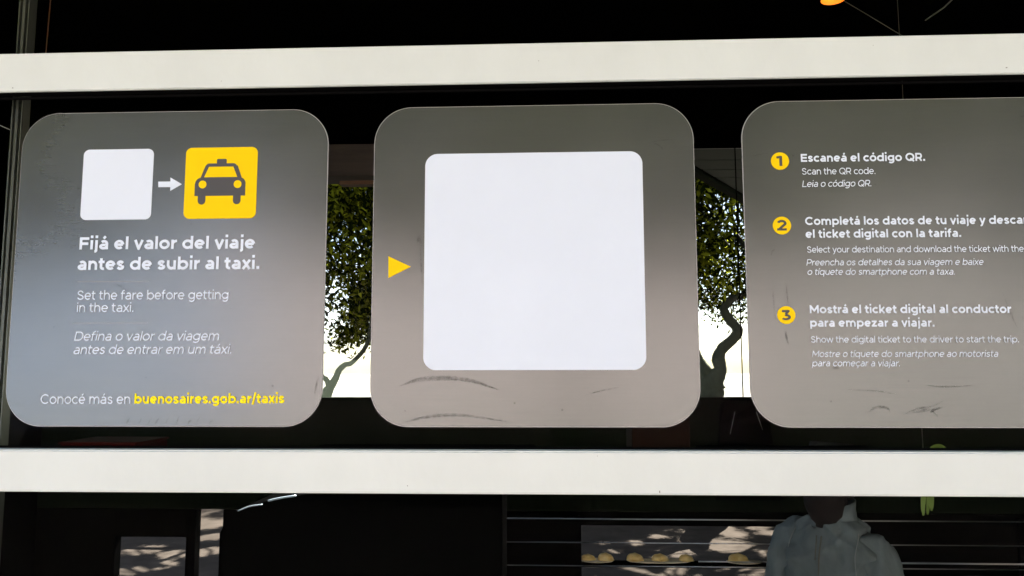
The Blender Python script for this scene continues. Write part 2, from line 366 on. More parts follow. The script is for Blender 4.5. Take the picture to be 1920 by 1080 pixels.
A = [[gp(1330, 34), TP(1330, 800, 27), TP(1334, 745, 22), TP(1336, 716, 23), TP(1350, 694, 13), TP(1347, 672, 12), TP(1354, 654, 10), TP(1374, 636, 10), TP(1383, 619, 9.5), TP(1366, 597, 8.5), TP(1358, 578, 8), TP(1372, 560, 7, .2), TP(1408, 545, 7, .4), TP(1450, 480, 5, .8)],
     [TP(1336, 730, 16), TP(1322, 700, 14), TP(1308, 678, 13), TP(1292, 640, 12), TP(1270, 560, 9, .5), TP(1240, 480, 7, 1)],
     [TP(1400, 546, 6), TP(1420, 500, 5), TP(1380, 440, 5)]]
tree('twisting tree whose crooked trunk shows between the middle and right stickers', A, ((3.3, 7.9, 3.0), (3.4, 2.2, 2.6)), 11, None, 2300,
     low=lambda x, y, g: .75 + .28 * abs(g.normal()) - (.65 if g.random() < .13 else 0))
B = [[gp(560, 20), TP(575, 800, 18), TP(604, 752, 14), TP(618, 728, 9), TP(630, 708, 6.5), TP(636, 694, 6), TP(647, 684, 5), TP(662, 678, 4.5), TP(690, 640, 4), TP(700, 560, 3)],
     [TP(619, 730, 6), TP(612, 712, 5), TP(600, 700, 5), TP(580, 640, 5), TP(600, 520, 4)],
     [TP(604, 752, 12), TP(585, 720, 10), TP(560, 650, 8), TP(540, 540, 7, .5)]]
tree('slender branching tree whose thin limbs show between the left and middle stickers', B, ((-.3, 7.8, 3.1), (3.3, 2.0, 2.9)), 23, None, 2600,
     low=lambda x, y, g: .12 + .30 * abs(g.normal()) + (.28 if x > at(650, 690, 8).x and x < 1 else 0))
Cc = [[gp(-60, 20), TP(-50, 800, 18), TP(-20, 700, 12), TP(-10, 600, 10), TP(30, 480, 8)], [TP(-25, 720, 8), TP(-60, 600, 7)]]
tree('leafy tree half hidden by the mullion beyond the left edge of the left sticker', Cc, ((-3.6, 8.4, 3.0), (2.2, 2.0, 2.7)), 31, None, 800,
     low=lambda x, y, g: .5 + .3 * abs(g.normal()))
# a last row farther back closes the crown
for i, (x, y, s) in enumerate(((-7, 15, 1.5), (1.2, 15.5, 1.7), (9, 14, 1.6))):
    L = [[((x, y, GROUND), .22), ((x + .1, y, 1.2), .17), ((x, y, 3.0), .1)]]
    tree(('tall tree farthest left in the back row beyond the glass', 'tall tree in the middle of the back row beyond the glass', 'tall tree farthest right in the back row beyond the glass')[i],
         L, ((x, y, 6.2), (4.6, 2.5, 3.2)), 41 + i, 'trees standing in a row farther back', 420, per=55, size=.10, low=lambda x, y, g: 2.9)

# trees, buildings and kerb added unseen behind the viewer to shape the stickers' reflections
for i, x in enumerate((-6.5, 1.2, 8.5)):
    L = [[((x, -7.2, GROUND), .2), ((x + .1, -7.2, .6), .16), ((x, -7.2, 2.6), .1)]]
    tree(('unseen tree added left behind the viewer to darken the sticker reflections', 'unseen tree added straight behind the viewer to darken the sticker reflections', 'unseen tree added right behind the viewer to darken the sticker reflections')[i],
         L, ((x, -7.2, 4.1), (4.8, 2.2, 3.2)), 61 + i, 'unseen trees added to darken the sticker reflections', 900, per=50, size=.13, low=lambda x, y, g: 1.15)  # low dense crowns added to darken what the upper sticker areas mirror
mkk = bmesh.new(); box(mkk, -60, 60, -8.15, -7.99, GROUND, GROUND + .12, bev=.01)
tag(finish('kerb', mkk, M['soffit']), kind='structure')
def building(label, x0, x1, m, h):  # unseen; wall colours and splits chosen to tint the sticker reflections
    bd = tag(empty('building', ((x0 + x1) / 2, -19, GROUND)), label, 'building', 'unseen buildings added to tint the sticker reflections')
    mkbox('wall', m, bd, x0, x1, -27, -19, GROUND, GROUND + h)
    k = 0
    for zi in range(int(h / 3)):
        x = x0 + 1
        while x < x1 - 1.6:
            f = mkbox('window', M['white'], bd, x, x + 1.1, -19.06, -18.96, GROUND + .9 + zi * 3, GROUND + 2.4 + zi * 3)
            mkbox('pane', M['winglass'], f, x + .08, x + 1.02, -18.97, -18.95, GROUND + .98 + zi * 3, GROUND + 2.32 + zi * 3)
            x += 2.6
building('unseen blue grey building added to tint the left sticker', -24, -7.6, M['facade2'], 6)
building('unseen pink building added to tint the middle sticker', -7.4, 6.6, M['facade'], 6)
M['facade3'] = mat('mauve_grey_tint_facade', (.30, .245, .255), .85, noise=.1, scale=1.5)
building('unseen mauve grey building added to dim the right sticker', 6.8, 27, M['facade3'], 6)
for o in list(col.objects):
    if o.name.startswith('window') or o.name.startswith('pane'): pass

# ================================================================== LETTERING: a geometric monoline face drawn from strokes
CAP, XH, ASC, DSC = .70, .53, .735, -.19
def arc(cx, cy, rx, ry, a0, a1, n=26):
    return [(cx + rx * math.cos(R(a0 + (a1 - a0) * i / n)), cy + ry * math.sin(R(a0 + (a1 - a0) * i / n))) for i in range(n + 1)]
SN = [(.93, .78), (.74, .94), (.48, 1.0), (.20, .94), (.07, .76), (.20, .60), (.5, .51), (.82, .41), (.95, .23), (.82, .06), (.52, 0.0), (.24, .04), (.03, .19)]
def glyph(ch, w):
    """strokes, left edge 0, right edge W, sidebearings"""
    h = w / 2; o = .008; k = 1 + (w - .07) * .9; st = []; sl_, sr_ = .052, .052; rd = .027; dg = .002
    ACC = {'á': 'a', 'é': 'e', 'ó': 'o', 'í': 'ı', 'ç': 'c'}
    if ch in ACC:
        s, W, a, b = glyph(ACC[ch], w)
        if ch == 'ç': s = s + [([(W * .52, -.0), (W * .52, -.05)], w * .75), (arc(W * .50, -.105, .062, .055, 75, -130, 12), w * .72)]
        else: s = s + [([(W * .5 - .02, XH + .085), (W * .5 + .09, XH + .215)], w * .95)]
        return s, W, a, b
    def oval(W, H=XH, y0=0, a0=0, a1=360): return arc(W / 2, y0 + H / 2, W / 2 - h, H / 2 + o - h, a0, a1, 44)
    RO = .555 * k
    if ch == 'o': W = RO; st = [oval(W)]; sl_ = sr_ = rd
    elif ch in 'bp':
        W = RO + .01; st = [oval(W), [(h, ASC if ch == 'b' else XH), (h, 0 if ch == 'b' else DSC)]]; sr_ = rd
    elif ch in 'dq':
        W = RO + .01; st = [oval(W), [(W - h, ASC if ch == 'd' else XH), (W - h, 0 if ch == 'd' else DSC)]]; sl_ = rd
    elif ch == 'g':
        W = RO - .005; st = [arc(W / 2, .275, W / 2 - h, .245 + o - h, 0, 360, 44), [(W - h, XH), (W - h, .03)] + arc(W / 2 + .005, .03, W / 2 - h - .005, .03 - DSC - h + o, 0, -142)]; sl_ = rd
    elif ch == 'c': W = .49 * k; E_ = arc(RO / 2, XH / 2, RO / 2 - h, XH / 2 + o - h, 44, 316, 36); st = [E_]; sl_ = rd; sr_ = .015
    elif ch == 'e':
        W = .535 * k; st = [arc(W / 2, XH / 2, W / 2 - h, XH / 2 + o - h, -4, 314, 44)[1:], [(h, XH * .5), (W - h, XH * .5)]]; sl_ = sr_ = rd
    elif ch == 'a':
        W = .475 * k; yb = .315; st = [[(W - h, 0), (W - h, .31)] + arc(W / 2 + .01, .31, W / 2 - h - .01, XH + o - h - .31, 0, 138)]
        st += [[(W - h, yb - h * .8), (W * .45, yb - h * .8)] + arc(W * .45, (yb - h * .8 + h - o) / 2, W * .45 - h, (yb - h * .8 - h + o) / 2, 90, 270, 20)[1:] + [(W * .5, h - o)] + arc(W * .5, h - o + .13, W * .5 - h, .13, -90, -12, 12)[1:]]; sl_ = .035
    elif ch in 'nh':
        W = .485 * k; r = W / 2 - h; ry = .215; st = [[(h, 0), (h, XH if ch == 'n' else ASC)], [(h, XH + o - h - ry)] + arc(W / 2, XH + o - h - ry, r, ry, 180, 0) + [(W - h, 0)]]
    elif ch == 'u':
        W = .485 * k; r = W / 2 - h; ry = .215; st = [[(W - h, 0), (W - h, XH)], [(h, XH)] + arc(W / 2, h - o + ry, r, ry, 180, 360) + [(W - h, .24)]]
    elif ch == 'm':
        W = .80 * k; a = (W + 0) / 2; st = [[(h, 0), (h, XH)]]; ry = .20
        for x0, x1 in ((h, a), (a, W - h)): st.append([(x0, XH + o - h - ry)] + arc((x0 + x1) / 2, XH + o - h - ry, (x1 - x0) / 2, ry, 180, 0) + [(x1, 0)])
    elif ch == 'r': W = .30 * k; st = [[(h, 0), (h, XH)], [(h, .27)] + arc(W + .03, .27, W + .03 - h, XH - h * .9 - .27, 180, 96)]; sr_ = .02
    elif ch in 'iıl': W = w; st = [[(h, 0), (h, XH if ch != 'l' else ASC)]]; st += [[(h, XH + .115), (h, XH + .115 + w * 1.05)]] if ch == 'i' else []
    elif ch == 'j': W = w + .02; x = W - h; st = [[(x, XH), (x, -.06)] + arc(x - .12, -.06, .12, .13 - h + o, 0, -78, 12), [(x, XH + .115), (x, XH + .115 + w * 1.05)]]; sl_ = .05
    elif ch == 't': W = .33 * k; x = .075 + h; st = [[(x, .665), (x, .16)] + arc(x + .135, .16, .135, .16 - h + o, 180, 290, 14), [(0, XH - h), (W - .01, XH - h)]]; sl_ = .015; sr_ = .025
    elif ch == 'f': W = .34 * k; x = .075 + h; st = [[(x, 0), (x, .57)] + arc(x + .14, .57, .14, ASC + o - h - .57, 180, 75, 14), [(0, XH - h), (W - .03, XH - h)]]; sl_ = .015; sr_ = .0
    elif ch == 's': W = .42 * k; st = [[(h * .8 + p[0] * (W - 1.6 * h), -o + h + p[1] * (XH + 2 * o - w)) for p in spline(SN, 5)]]; sl_ = .035; sr_ = .035
    elif ch == 'v': W = .52 * k; st = [[(h, XH), (W / 2, h * .3), (W - h, XH)]]; sl_ = sr_ = dg
    elif ch == 'y': W = .52 * k; st = [[(h, XH), (W / 2, .02)], [(W - h, XH), (W / 2 - .055, -.08)] + arc(W / 2 - .15, -.055, .10, .135 - h + o, -25, -115, 10)]; sl_ = sr_ = dg
    elif ch == 'x': W = .50 * k; st = [[(h, XH), (W - h, 0)], [(W - h, XH), (h, 0)]]; sl_ = sr_ = dg
    elif ch == 'w': W = .80 * k; st = [[(h, XH), (W * .27, h * .3), (W / 2, XH - h * .4), (W * .73, h * .3), (W - h, XH)]]; sl_ = sr_ = dg
    elif ch == 'z': W = .43 * k; st = [[(0, XH - h), (W, XH - h)], [(W - h * 1.1, XH - h), (h * 1.1, h)], [(0, h), (W, h)]]; sl_ = sr_ = .03
    elif ch == 'k': W = .49 * k; st = [[(h, 0), (h, ASC)], [(W - h, XH), (h, .16)], [(.17 * k, .28), (W - h * .9, 0)]]; sr_ = .005
    elif ch == '.': W = w * 1.12; st = [[(W / 2, 0), (W / 2, w * 1.12)]]; return [(st[0], w * 1.12)], W, .05, .05
    elif ch == '/': W = .36; st = [[(h, -.1), (W - h, .78)]]; sl_ = sr_ = .01
    elif ch == 'F': W = .50 * k; st = [[(h, 0), (h, CAP)], [(h, CAP - h), (W, CAP - h)], [(h, .33), (W - .04, .33)]]; sr_ = .03
    elif ch == 'E': W = .52 * k; st = [[(h, 0), (h, CAP)], [(h, CAP - h), (W, CAP - h)], [(h, .355), (W - .035, .355)], [(h, h), (W, h)]]; sr_ = .04
    elif ch == 'L': W = .49 * k; st = [[(h, 0), (h, CAP)], [(h, h), (W, h)]]; sr_ = .02
    elif ch == 'D': W = .66 * k; st = [[(h, 0), (h, CAP)], [(h, CAP - h), (W - .33, CAP - h)] + arc(W - .33, CAP / 2, .33 - h, CAP / 2 - h, 90, -90)[1:-1] + [(W - .33, h), (h, h)]]; sr_ = rd
    elif ch in 'PR':
        W = .55 * k; yb = .27; r_ = (CAP - yb) / 2 - h * .0; st = [[(h, 0), (h, CAP)], [(h, CAP - h), (W - .20, CAP - h)] + arc(W - .21, (CAP - h + yb) / 2, .21 - h, (CAP - h - yb) / 2, 90, -90)[1:-1] + [(W - .20, yb), (h, yb)]]; sr_ = .025
        if ch == 'R': W += .02; st.append([(W * .55, yb), (W - h, 0)])
    elif ch in 'CQ':
        RC = .74 * k; st = [arc(RC / 2, CAP / 2, RC / 2 - h, CAP / 2 + o - h, 42, 318, 44)] if ch == 'C' else [arc(RC / 2, CAP / 2, RC / 2 - h, CAP / 2 + o - h, 0, 360, 52), [(RC * .55, .24), (RC * .93, -.03)]]
        W = .68 * k if ch == 'C' else RC; sl_ = rd; sr_ = .02 if ch == 'C' else rd
    elif ch == 'S': W = .55 * k; st = [[(h * .8 + p[0] * (W - 1.6 * h), -o + h + p[1] * (CAP + 2 * o - w)) for p in spline(SN, 6)]]; sl_ = .04; sr_ = .04
    elif ch == 'M': W = .74 * k; st = [[(h, 0), (h, CAP)], [(W - h, 0), (W - h, CAP)], [(h, CAP - h * .5), (W / 2, .20), (W - h, CAP - h * .5)]]
    elif ch == '1': W = .28 * k; st = [[(W - h, 0), (W - h, CAP)], [(W - h, CAP - h), (0, CAP - h - .03)]]
    elif ch == '2': W = .52 * k; st = [arc(W / 2, CAP - .22 + h * .2, W / 2 - h, .22 - h * .8, 165, -20, 22) + [(h * 1.4, h)], [(0, h), (W, h)]]
    elif ch == '3': W = .52 * k; st = [[(.04, CAP - h), (W - w * .9, CAP - h), (W * .45, .41)], [(W * .42, .41 - h * .3)] + arc(W * .46, .205, W * .52 - h, .205 - h + o, 85, -150, 24)]
    elif ch == ' ': return [], .26, 0, 0
    else: raise ValueError(ch)
    return [(s, w) for s in st], W, sl_, sr_
def sdf(strokes, X_, Y_):
    D = np.full(X_.shape, 9.0)
    for pts, w in strokes:
        P = np.array([(p[0], p[1]) for p in pts]); h = w / 2; d = np.full(X_.shape, 9.0)
        for a, b in zip(P, P[1:]):
            ab = b - a; L2 = ab @ ab
            if L2 < 1e-12: continue
            t = np.clip(((X_ - a[0]) * ab[0] + (Y_ - a[1]) * ab[1]) / L2, 0, 1)
            d = np.minimum(d, np.hypot(X_ - a[0] - t * ab[0], Y_ - a[1] - t * ab[1]))
        d -= h
        if np.linalg.norm(P[0] - P[-1]) > 1e-6:
            for e, q in ((P[0], P[1]), (P[-1], P[-2])):
                u = (e - q) / np.linalg.norm(e - q); be = (X_ - e[0]) * u[0] + (Y_ - e[1]) * u[1]
                near = (np.hypot(X_ - e[0], Y_ - e[1]) < h * 1.35 + .02) & (be > -.03)
                d = np.where(near, np.maximum(d, be), d)
        D = np.minimum(D, d)
    return D
_gc = {}
def glyph_mesh(ch, w, cell):
    key = (ch, w, cell)
    if key in _gc: return _gc[key]
    st, W, a, b = glyph(ch, w)
    if not st: _gc[key] = (np.zeros((0, 2)), [], W, a, b); return _gc[key]
    x0, x1, y0, y1 = -.08, W + .12, -.26, .84
    nx, ny = int((x1 - x0) / cell) + 2, int((y1 - y0) / cell) + 2
    xs, ys = x0 + np.arange(nx) * cell + .0013, y0 + np.arange(ny) * cell + .0007
    X_, Y_ = np.meshgrid(xs, ys, indexing='ij'); D = sdf(st, X_, Y_); V, F, idx = [], [], {}
    def vid(k, p):
        if k not in idx: idx[k] = len(V); V.append(p)
        return idx[k]
    ins = D < 0
    act = np.argwhere(ins[:-1, :-1] | ins[1:, :-1] | ins[:-1, 1:] | ins[1:, 1:])
    for i, j in act:
        cs = [(i, j), (i + 1, j), (i + 1, j + 1), (i, j + 1)]; poly = []
        for q in range(4):
            c0, c1 = cs[q], cs[(q + 1) % 4]; d0, d1 = D[c0], D[c1]
            if d0 < 0: poly.append(vid(c0, (xs[c0[0]], ys[c0[1]])))
            if (d0 < 0) != (d1 < 0):
                t = d0 / (d0 - d1); poly.append(vid((min(c0, c1), max(c0, c1)), (xs[c0[0]] + t * (xs[c1[0]] - xs[c0[0]]), ys[c0[1]] + t * (ys[c1[1]] - ys[c0[1]]))))
        if len(poly) > 2: F.append(poly)
    _gc[key] = (np.array(V), F, W, a, b); return _gc[key]
def text_geom(s, w, cell, slant=0.0):
    V, F, x, first = [], [], 0.0, True
    xs = []
    for ch in s:
        v, f, W, a, b = glyph_mesh(ch, w, cell)
        if not first: x += a
        first = False
        n = sum(len(q) for q in V)
        if len(v):
            vv = v.copy(); vv[:, 0] += x + vv[:, 1] * slant; V.append(vv); F += [[i + n for i in q] for q in f]
        x += W + b; xs.append(x - b)
    return np.concatenate(V), F, xs
def text_line(name, parent, s, m, p0, p1, cap_px, w, slant=0, fit=None, y=-.0034, cell=.022):
    """set line s with its baseline from pixel p0 to pixel p1 of the photograph, both taken to the sticker's plane; fit: number of characters that end at p1"""
    A_, B_ = at(*p0, 0), at(*p1, 0); V, F, xs = text_geom(s, w, cell, slant)
    Wd = xs[(fit or len(s)) - 1]; L = math.hypot(B_.x - A_.x, B_.z - A_.z); sx = L / Wd
    hgt = (at(p0[0], p0[1] - cap_px, 0).z - A_.z) / CAP
    u = Vector(((B_.x - A_.x) / L, 0, (B_.z - A_.z) / L)); v = Vector((-u.z, 0, u.x))
    loc = parent.location; me = bpy.data.meshes.new(name)
    co_ = [(A_.x + q[0] * sx * u.x + q[1] * hgt * v.x - loc.x, y - loc.y, A_.z + q[0] * sx * u.z + q[1] * hgt * v.z - loc.z) for q in V]
    me.from_pydata(co_, [], [list(reversed(f)) for f in F]); me.update()
    return link(name, me, m, parent)

# ================================================================== STICKERS
def rrect(w_, h_, r, n=14, ex=2.0):
    pts = []
    for cx, cz, a0 in ((w_ / 2 - r, h_ / 2 - r, 0), (-w_ / 2 + r, h_ / 2 - r, 90), (-w_ / 2 + r, -h_ / 2 + r, 180), (w_ / 2 - r, -h_ / 2 + r, 270)):
        for i in range(n + 1):
            a = R(a0 + 90 * i / n); pts.append((cx + r * math.cos(a), cz + r * math.sin(a)))
    return pts
def plate(name, m, parent, pts, y0, y1):
    """flat extruded outline in the wall's plane; pts are world (x, z)"""
    b = bmesh.new(); f = [b.verts.new((p[0], y1, p[1])) for p in pts]; k = [b.verts.new((p[0], y0, p[1])) for p in pts]
    b.faces.new(f); b.faces.new(k[::-1]); n = len(pts)
    for i in range(n): b.faces.new((f[i], f[(i + 1) % n], k[(i + 1) % n], k[i]))
    return finish(name, b, m, parent)
def quadmap(c, r, m_name, mm, parent, y0=-.0025, y1=-.0032):
    """rounded plate through four photographed corners TL TR BR BL"""
    P = [at(*q, 0) for q in c]; TL, TR, BR, BL = [(p.x, p.z) for p in P]
    x0 = (TL[0] + BL[0]) / 2; x1 = (TR[0] + BR[0]) / 2; z0 = (BL[1] + BR[1]) / 2; z1 = (TL[1] + TR[1]) / 2
    pts = [(p[0] + (x0 + x1) / 2, p[1] + (z0 + z1) / 2) for p in rrect(x1 - x0, z1 - z0, r)]
    return plate(m_name, mm, parent, pts, y0, y1), (x0, x1, z0, z1)
G_ = .1468 * S; WS = S; stk = []
labs = ['grey sticker with the yellow taxi icon and white slogan, left of the others', 'grey sticker with a big blank white square and a yellow triangle, in the middle',
        'grey sticker with three numbered yellow circles and instructions, on the right']
for i in range(3):
    x0 = i * (WS + G_) * 1.0
    t = tag(empty('window_sticker', (x0 + WS / 2, 0, S / 2)), labs[i], 'sticker', 'grey information stickers on the glass'); stk.append(t)
    g = random.Random(i)
    big = [(p[0] + x0 + WS / 2, p[1] + S / 2) for p in rrect(WS, S, .118 * S * 1.0, 18)]
    sm_ = [(p[0] + x0 + WS / 2, p[1] + S / 2) for p in rrect(WS - .0022, S - .0022, .118 * S - .001, 18)]
    plate('backing', M['rim'], t, big, .0010, -.0012)
    plate('vinyl_face', M['vinyl'], t, sm_, -.0013, -.0022)
s1, s2, s3 = stk
# ---- left sticker
quadmap(((159.5, 281.5), (290, 280), (284.5, 412.5), (152, 412.5)), .0115, 'white_square', M['wprint'], s1)
_, (a0, a1, c0, c1) = quadmap(((350.5, 278), (484, 276.5), (481, 410), (345.5, 410.5)), .0115, 'yellow_square', M['yellow'], s1)
U = lambda u, v: (a0 + (a1 - a0) * u, c0 + (c1 - c0) * v)     # unit square of the yellow plate
uu = lambda zx, zy: U((zx - 1100) / 680, 1 - (zy - 88) / 669)
def tarc(cx, cy, r, a0_, a1_, n=10): return [uu(cx + r * math.cos(R(a0_ + (a1_ - a0_) * i / n)), cy - r * math.sin(R(a0_ + (a1_ - a0_) * i / n))) for i in range(n + 1)]
car = [uu(1197, 545), uu(1197, 430)] + tarc(1255, 430, 55, 175, 110) + [uu(1248, 375), uu(1292, 262)] + tarc(1330, 280, 40, 150, 92, 6) + [uu(1398, 240), uu(1398, 206)] + tarc(1408, 208, 10, 180, 90, 4) + \
      tarc(1480, 208, 10, 90, 0, 4) + [uu(1490, 240)] + tarc(1552, 280, 40, 88, 30, 6) + [uu(1596, 262), uu(1637, 375)] + tarc(1620, 430, 55, 70, 5) + [uu(1675, 430), uu(1675, 545),
      uu(1634, 545), uu(1634, 590)] + tarc(1598, 590, 36, 0, -180, 12) + [uu(1562, 545), uu(1302, 545), uu(1302, 590)] + tarc(1266, 590, 36, 0, -180, 12) + [uu(1230, 545)]
plate('taxi_body', M['inkgrey'], s1, car, -.0033, -.0038)
plate('taxi_window', M['yellow'], s1, [uu(1326, 272), uu(1555, 272), uu(1596, 370), uu(1283, 370)], -.0039, -.0043)
for cx in (1271, 1602): plate('taxi_headlight', M['yellow'], s1, tarc(cx, 438, 37, 0, 342, 19), -.0039, -.0043)
W0 = lambda px, py: (lambda p: (p.x, p.z))(at(px, py, 0))
plate('arrow', M['wprint'], s1, [W0(298.3, 341.3), W0(321, 341), W0(321, 333.5), W0(342.3, 346), W0(320.6, 358.4), W0(320.8, 351.4), W0(298.3, 351.6)], -.0025, -.0032)
BO, BK = .148, .088
T = text_line; WP = M['wprint']; YP = mat('lemon_print', (.95, .80, .002), .5, spec=.08); IT = .19
T('headline_text', s1, 'Fijá el valor del viaje', WP, (150.6, 468.3), (479.2, 466.3), 22.8, BO, cell=.02)
T('headline_text', s1, 'antes de subir al taxi.', WP, (147.2, 506.7), (487.3, 504.8), 22.8, BO, cell=.02)
T('text_line', s1, 'Set the fare before getting', WP, (146.4, 562.3), (429.5, 561.2), 17.0, BK)
T('text_line', s1, 'in the taxi.', WP, (146, 585.4), (251.8, 585), 17.0, BK)
T('text_line', s1, 'Defina o valor da viagem', WP, (140.8, 639), (411, 638.2), 17.0, BK, IT)
T('text_line', s1, 'antes de entrar em um táxi.', WP, (139, 664), (434.5, 663), 17.0, BK, IT)
T('text_line', s1, 'Conocé más en', WP, (78, 757), (246, 757), 17.8, BK)
T('web_address', s1, 'buenosaires.gob.ar/taxis', YP, (253.6, 756.6), (534, 755.6), 17.8, BO)
M['hair_line'] = mat('faint_print', (.30, .30, .30), .5)
def rule(p, q, t_px, par, m):
    a, c = at(*p, 0), at(*q, 0); hh = t_px / 2 * (1.4177 / 1450)
    plate('rule_line', m, par, [(a.x, a.z - hh), (c.x, c.z - hh), (c.x, c.z + hh), (a.x, a.z + hh)], -.0025, -.0028)
rule((147, 528.5), (281, 528), .9, s1, M['hair_line']); rule((138, 606), (279, 605.7), .9, s1, M['hair_line'])
# ---- middle sticker
quadmap(((798, 290), (1204.5, 284), (1211, 693.5), (794, 694)), .0235, 'white_square', M['wprint'], s2)
plate('yellow_triangle', M['yellow'], s2, [W0(729, 481), W0(770.5, 500.5), W0(729, 521.5)], -.0025, -.0032)
# ---- right sticker
for n_, cx, cy, r_ in (('1', 1461.6, 302.8, 17), ('2', 1465.2, 423.4, 17), ('3', 1473.4, 591, 16.6)):
    c = at(cx, cy, 0); rr = r_ * .99 * (1.4177 / 1450) * 1.0
    plate('yellow_circle', M['yellow'], s3, [(c.x + rr * math.cos(R(a * 9)), c.z + rr * math.sin(R(a * 9))) for a in range(40)], -.0025, -.0032)
    wd = {'1': 5.2, '2': 9, '3': 9}[n_]
    T('number', s3, n_, M['inkgrey'], (cx - wd - (1 if n_ == '1' else 0), cy + 9.6), (cx + wd - (1 if n_ == '1' else 0), cy + 9.4), 19, .15, y=-.0037, cell=.03)
T('headline_text', s3, 'Escaneá el código QR.', WP, (1500.7, 304.4), (1733, 302.4), 14.8, BO)
T('text_line', s3, 'Scan the QR code.', WP, (1502.7, 328.2), (1640, 327), 12, BK)
T('text_line', s3, 'Leia o código QR.', WP, (1503, 351.4), (1632, 350), 11.8, BK, IT)
T('headline_text', s3, 'Completá los datos de tu viaje y descargá', WP, (1508.7, 422.5), (1846.5, 420.5), 15, BO, fit=32)
T('headline_text', s3, 'el ticket digital con la tarifa.', WP, (1509.5, 446.6), (1800.5, 444.8), 15, BO)
T('text_line', s3, 'Select your destination and download the ticket with the fare.', WP, (1512.2, 474.2), (1917.6, 472.4), 11.6, BK, fit=56)
T('text_line', s3, 'Preencha os detalhes da sua viagem e baixe', WP, (1511, 498.2), (1841.7, 497), 11.6, BK, IT)
T('text_line', s3, 'o tíquete do smartphone com a taxa.', WP, (1512.3, 515.8), (1788.3, 515.2), 11.6, BK, IT)
T('headline_text', s3, 'Mostrá el ticket digital al conductor', WP, (1517.3, 587.6), (1894.3, 587), 15.2, BO)
T('headline_text', s3, 'para empezar a viajar.', WP, (1518, 612.8), (1750.5, 612.6), 15.2, BO)
T('text_line', s3, 'Show the digital ticket to the driver to start the trip.', WP, (1519.3, 642.4), (1908.3, 642), 11.8, BK)
T('text_line', s3, 'Mostre o tíquete do smartphone ao motorista', WP, (1521.5, 669.4), (1869, 669), 11.8, BK, IT)
T('text_line', s3, 'para começar a viajar.', WP, (1521.5, 686.8), (1685.5, 686.8), 11.8, BK, IT)

# ---- scuffs and scratches on the vinyl (tapering strips)
def scuff(par, pts, wpx, y=-.0027):
    q = spline([(at(p[0], p[1], 0).x, at(p[0], p[1], 0).z) for p in pts], 8); n = len(q); b = bmesh.new(); up, dn = [], []
    for i, p in enumerate(q):
        t = q[min(i + 1, n - 1)] - q[max(i - 1, 0)]; t /= np.linalg.norm(t); h = wpx * .00098 / 2 * math.sin(math.pi * (i + .35) / (n + .3)) ** .8
        up.append(b.verts.new((p[0] - t[1] * h, y, p[1] + t[0] * h))); dn.append(b.verts.new((p[0] + t[1] * h, y, p[1] - t[0] * h)))
    for i in range(n - 1): b.faces.new((dn[i], dn[i + 1], up[i + 1], up[i]))
    return finish('scuff_mark', b, M['scuff'], par)
scuff(s2, ((750, 724), (785, 712), (830, 709), (880, 713), (935, 731)), 9)
scuff(s2, ((845, 711), (885, 716), (930, 729)), 3)
scuff(s2, ((750, 794), (800, 782), (860, 778), (950, 790)), 6)
scuff(s2, ((790, 440), (786, 452), (792, 462)), 9); scuff(s2, ((788, 458), (790, 495), (792, 534)), 3)
scuff(s2, ((1215, 268), (1240, 264), (1270, 263)), 2); scuff(s2, ((1225, 269), (1236, 274), (1244, 282)), 2.5)
scuff(s2, ((1095, 742), (1125, 733), (1160, 726)), 2)
scuff(s3, ((1473, 532), (1475, 550), (1477, 573)), 2.5); scuff(s3, ((1473, 618), (1474, 634), (1478, 646)), 4)
scuff(s3, ((1448, 540), (1450, 570), (1453, 600)), 2.5)
scuff(s3, ((1628, 773), (1640, 764), (1660, 764), (1668, 773)), 5)
scuff(s3, ((1690, 778), (1720, 766), (1745, 762), (1768, 751)), 3.5); scuff(s3, ((1705, 774), (1730, 770), (1745, 767)), 5)
scuff(s3, ((1742, 774), (1750, 768), (1766, 763)), 5); scuff(s3, ((1745, 770), (1753, 776), (1757, 782)), 3)
scuff(s3, ((1735, 722), (1770, 725), (1820, 723)), 3); scuff(s3, ((1580, 730), (1640, 733), (1680, 739)), 2)
scuff(s3, ((1878, 548), (1890, 580), (1906, 615)), 2.5); scuff(s3, ((1560, 690), (1572, 690)), 5)
scuff(s3, ((1405, 294), (1420, 291), (1440, 288)), 2); scuff(s3, ((1445, 480), (1447, 472), (1452, 468)), 2.5)
scuff(s1, ((200, 519), (222, 534), (245, 548)), 2); scuff(s1, ((590, 740), (594, 722), (598, 708)), 3.5)
for k_ in range(9):
    x_ = 240 + k_ * 19 + random.uniform(-6, 6); scuff(s1, ((x_, 797), (x_ + 3, 790), (x_ + 8, 783 + random.uniform(-4, 6))), 2.6)
for (x_, y_, par) in ((103, 613, s1), (434, 578, s1), (360, 420, s1), (275, 707, s1), (512, 723, s1), (965, 755, s2), (1054, 768, s2), (760, 770, s2), (1192, 641, s2), (1640, 346, s3), (1486, 292, s3), (1557, 752, s3), (1702, 714, s3)):
    scuff(par, ((x_ - 2, y_), (x_, y_ + .5), (x_ + 2, y_ + 1)), 4)
# chips in the white paint
def chip(px, py, w_, h_, Y=-.0363):
    c = at(px, py, Y); b = bmesh.new(); k_ = .00096
    vs = [b.verts.new((c.x + w_ * k_ * math.cos(a) * random.uniform(.6, 1), Y - .0002, c.z + h_ * k_ * math.sin(a) * random.uniform(.6, 1))) for a in np.linspace(0, 5.6, 8)]
    b.faces.new(vs); finish('paint_chip', b, M['cable'], wall)
for a in ((1887, 127, 2.5, 1.2), (1237, 922, 1.2, 3), (1010, 114, .8, 1), (24, 165, 1.6, 1.2), (415, 152, 1, .8), (1637, 85, .8, .8), (764, 911, .8, 1.6), (1120, 855, 1.2, .6)): chip(*a)

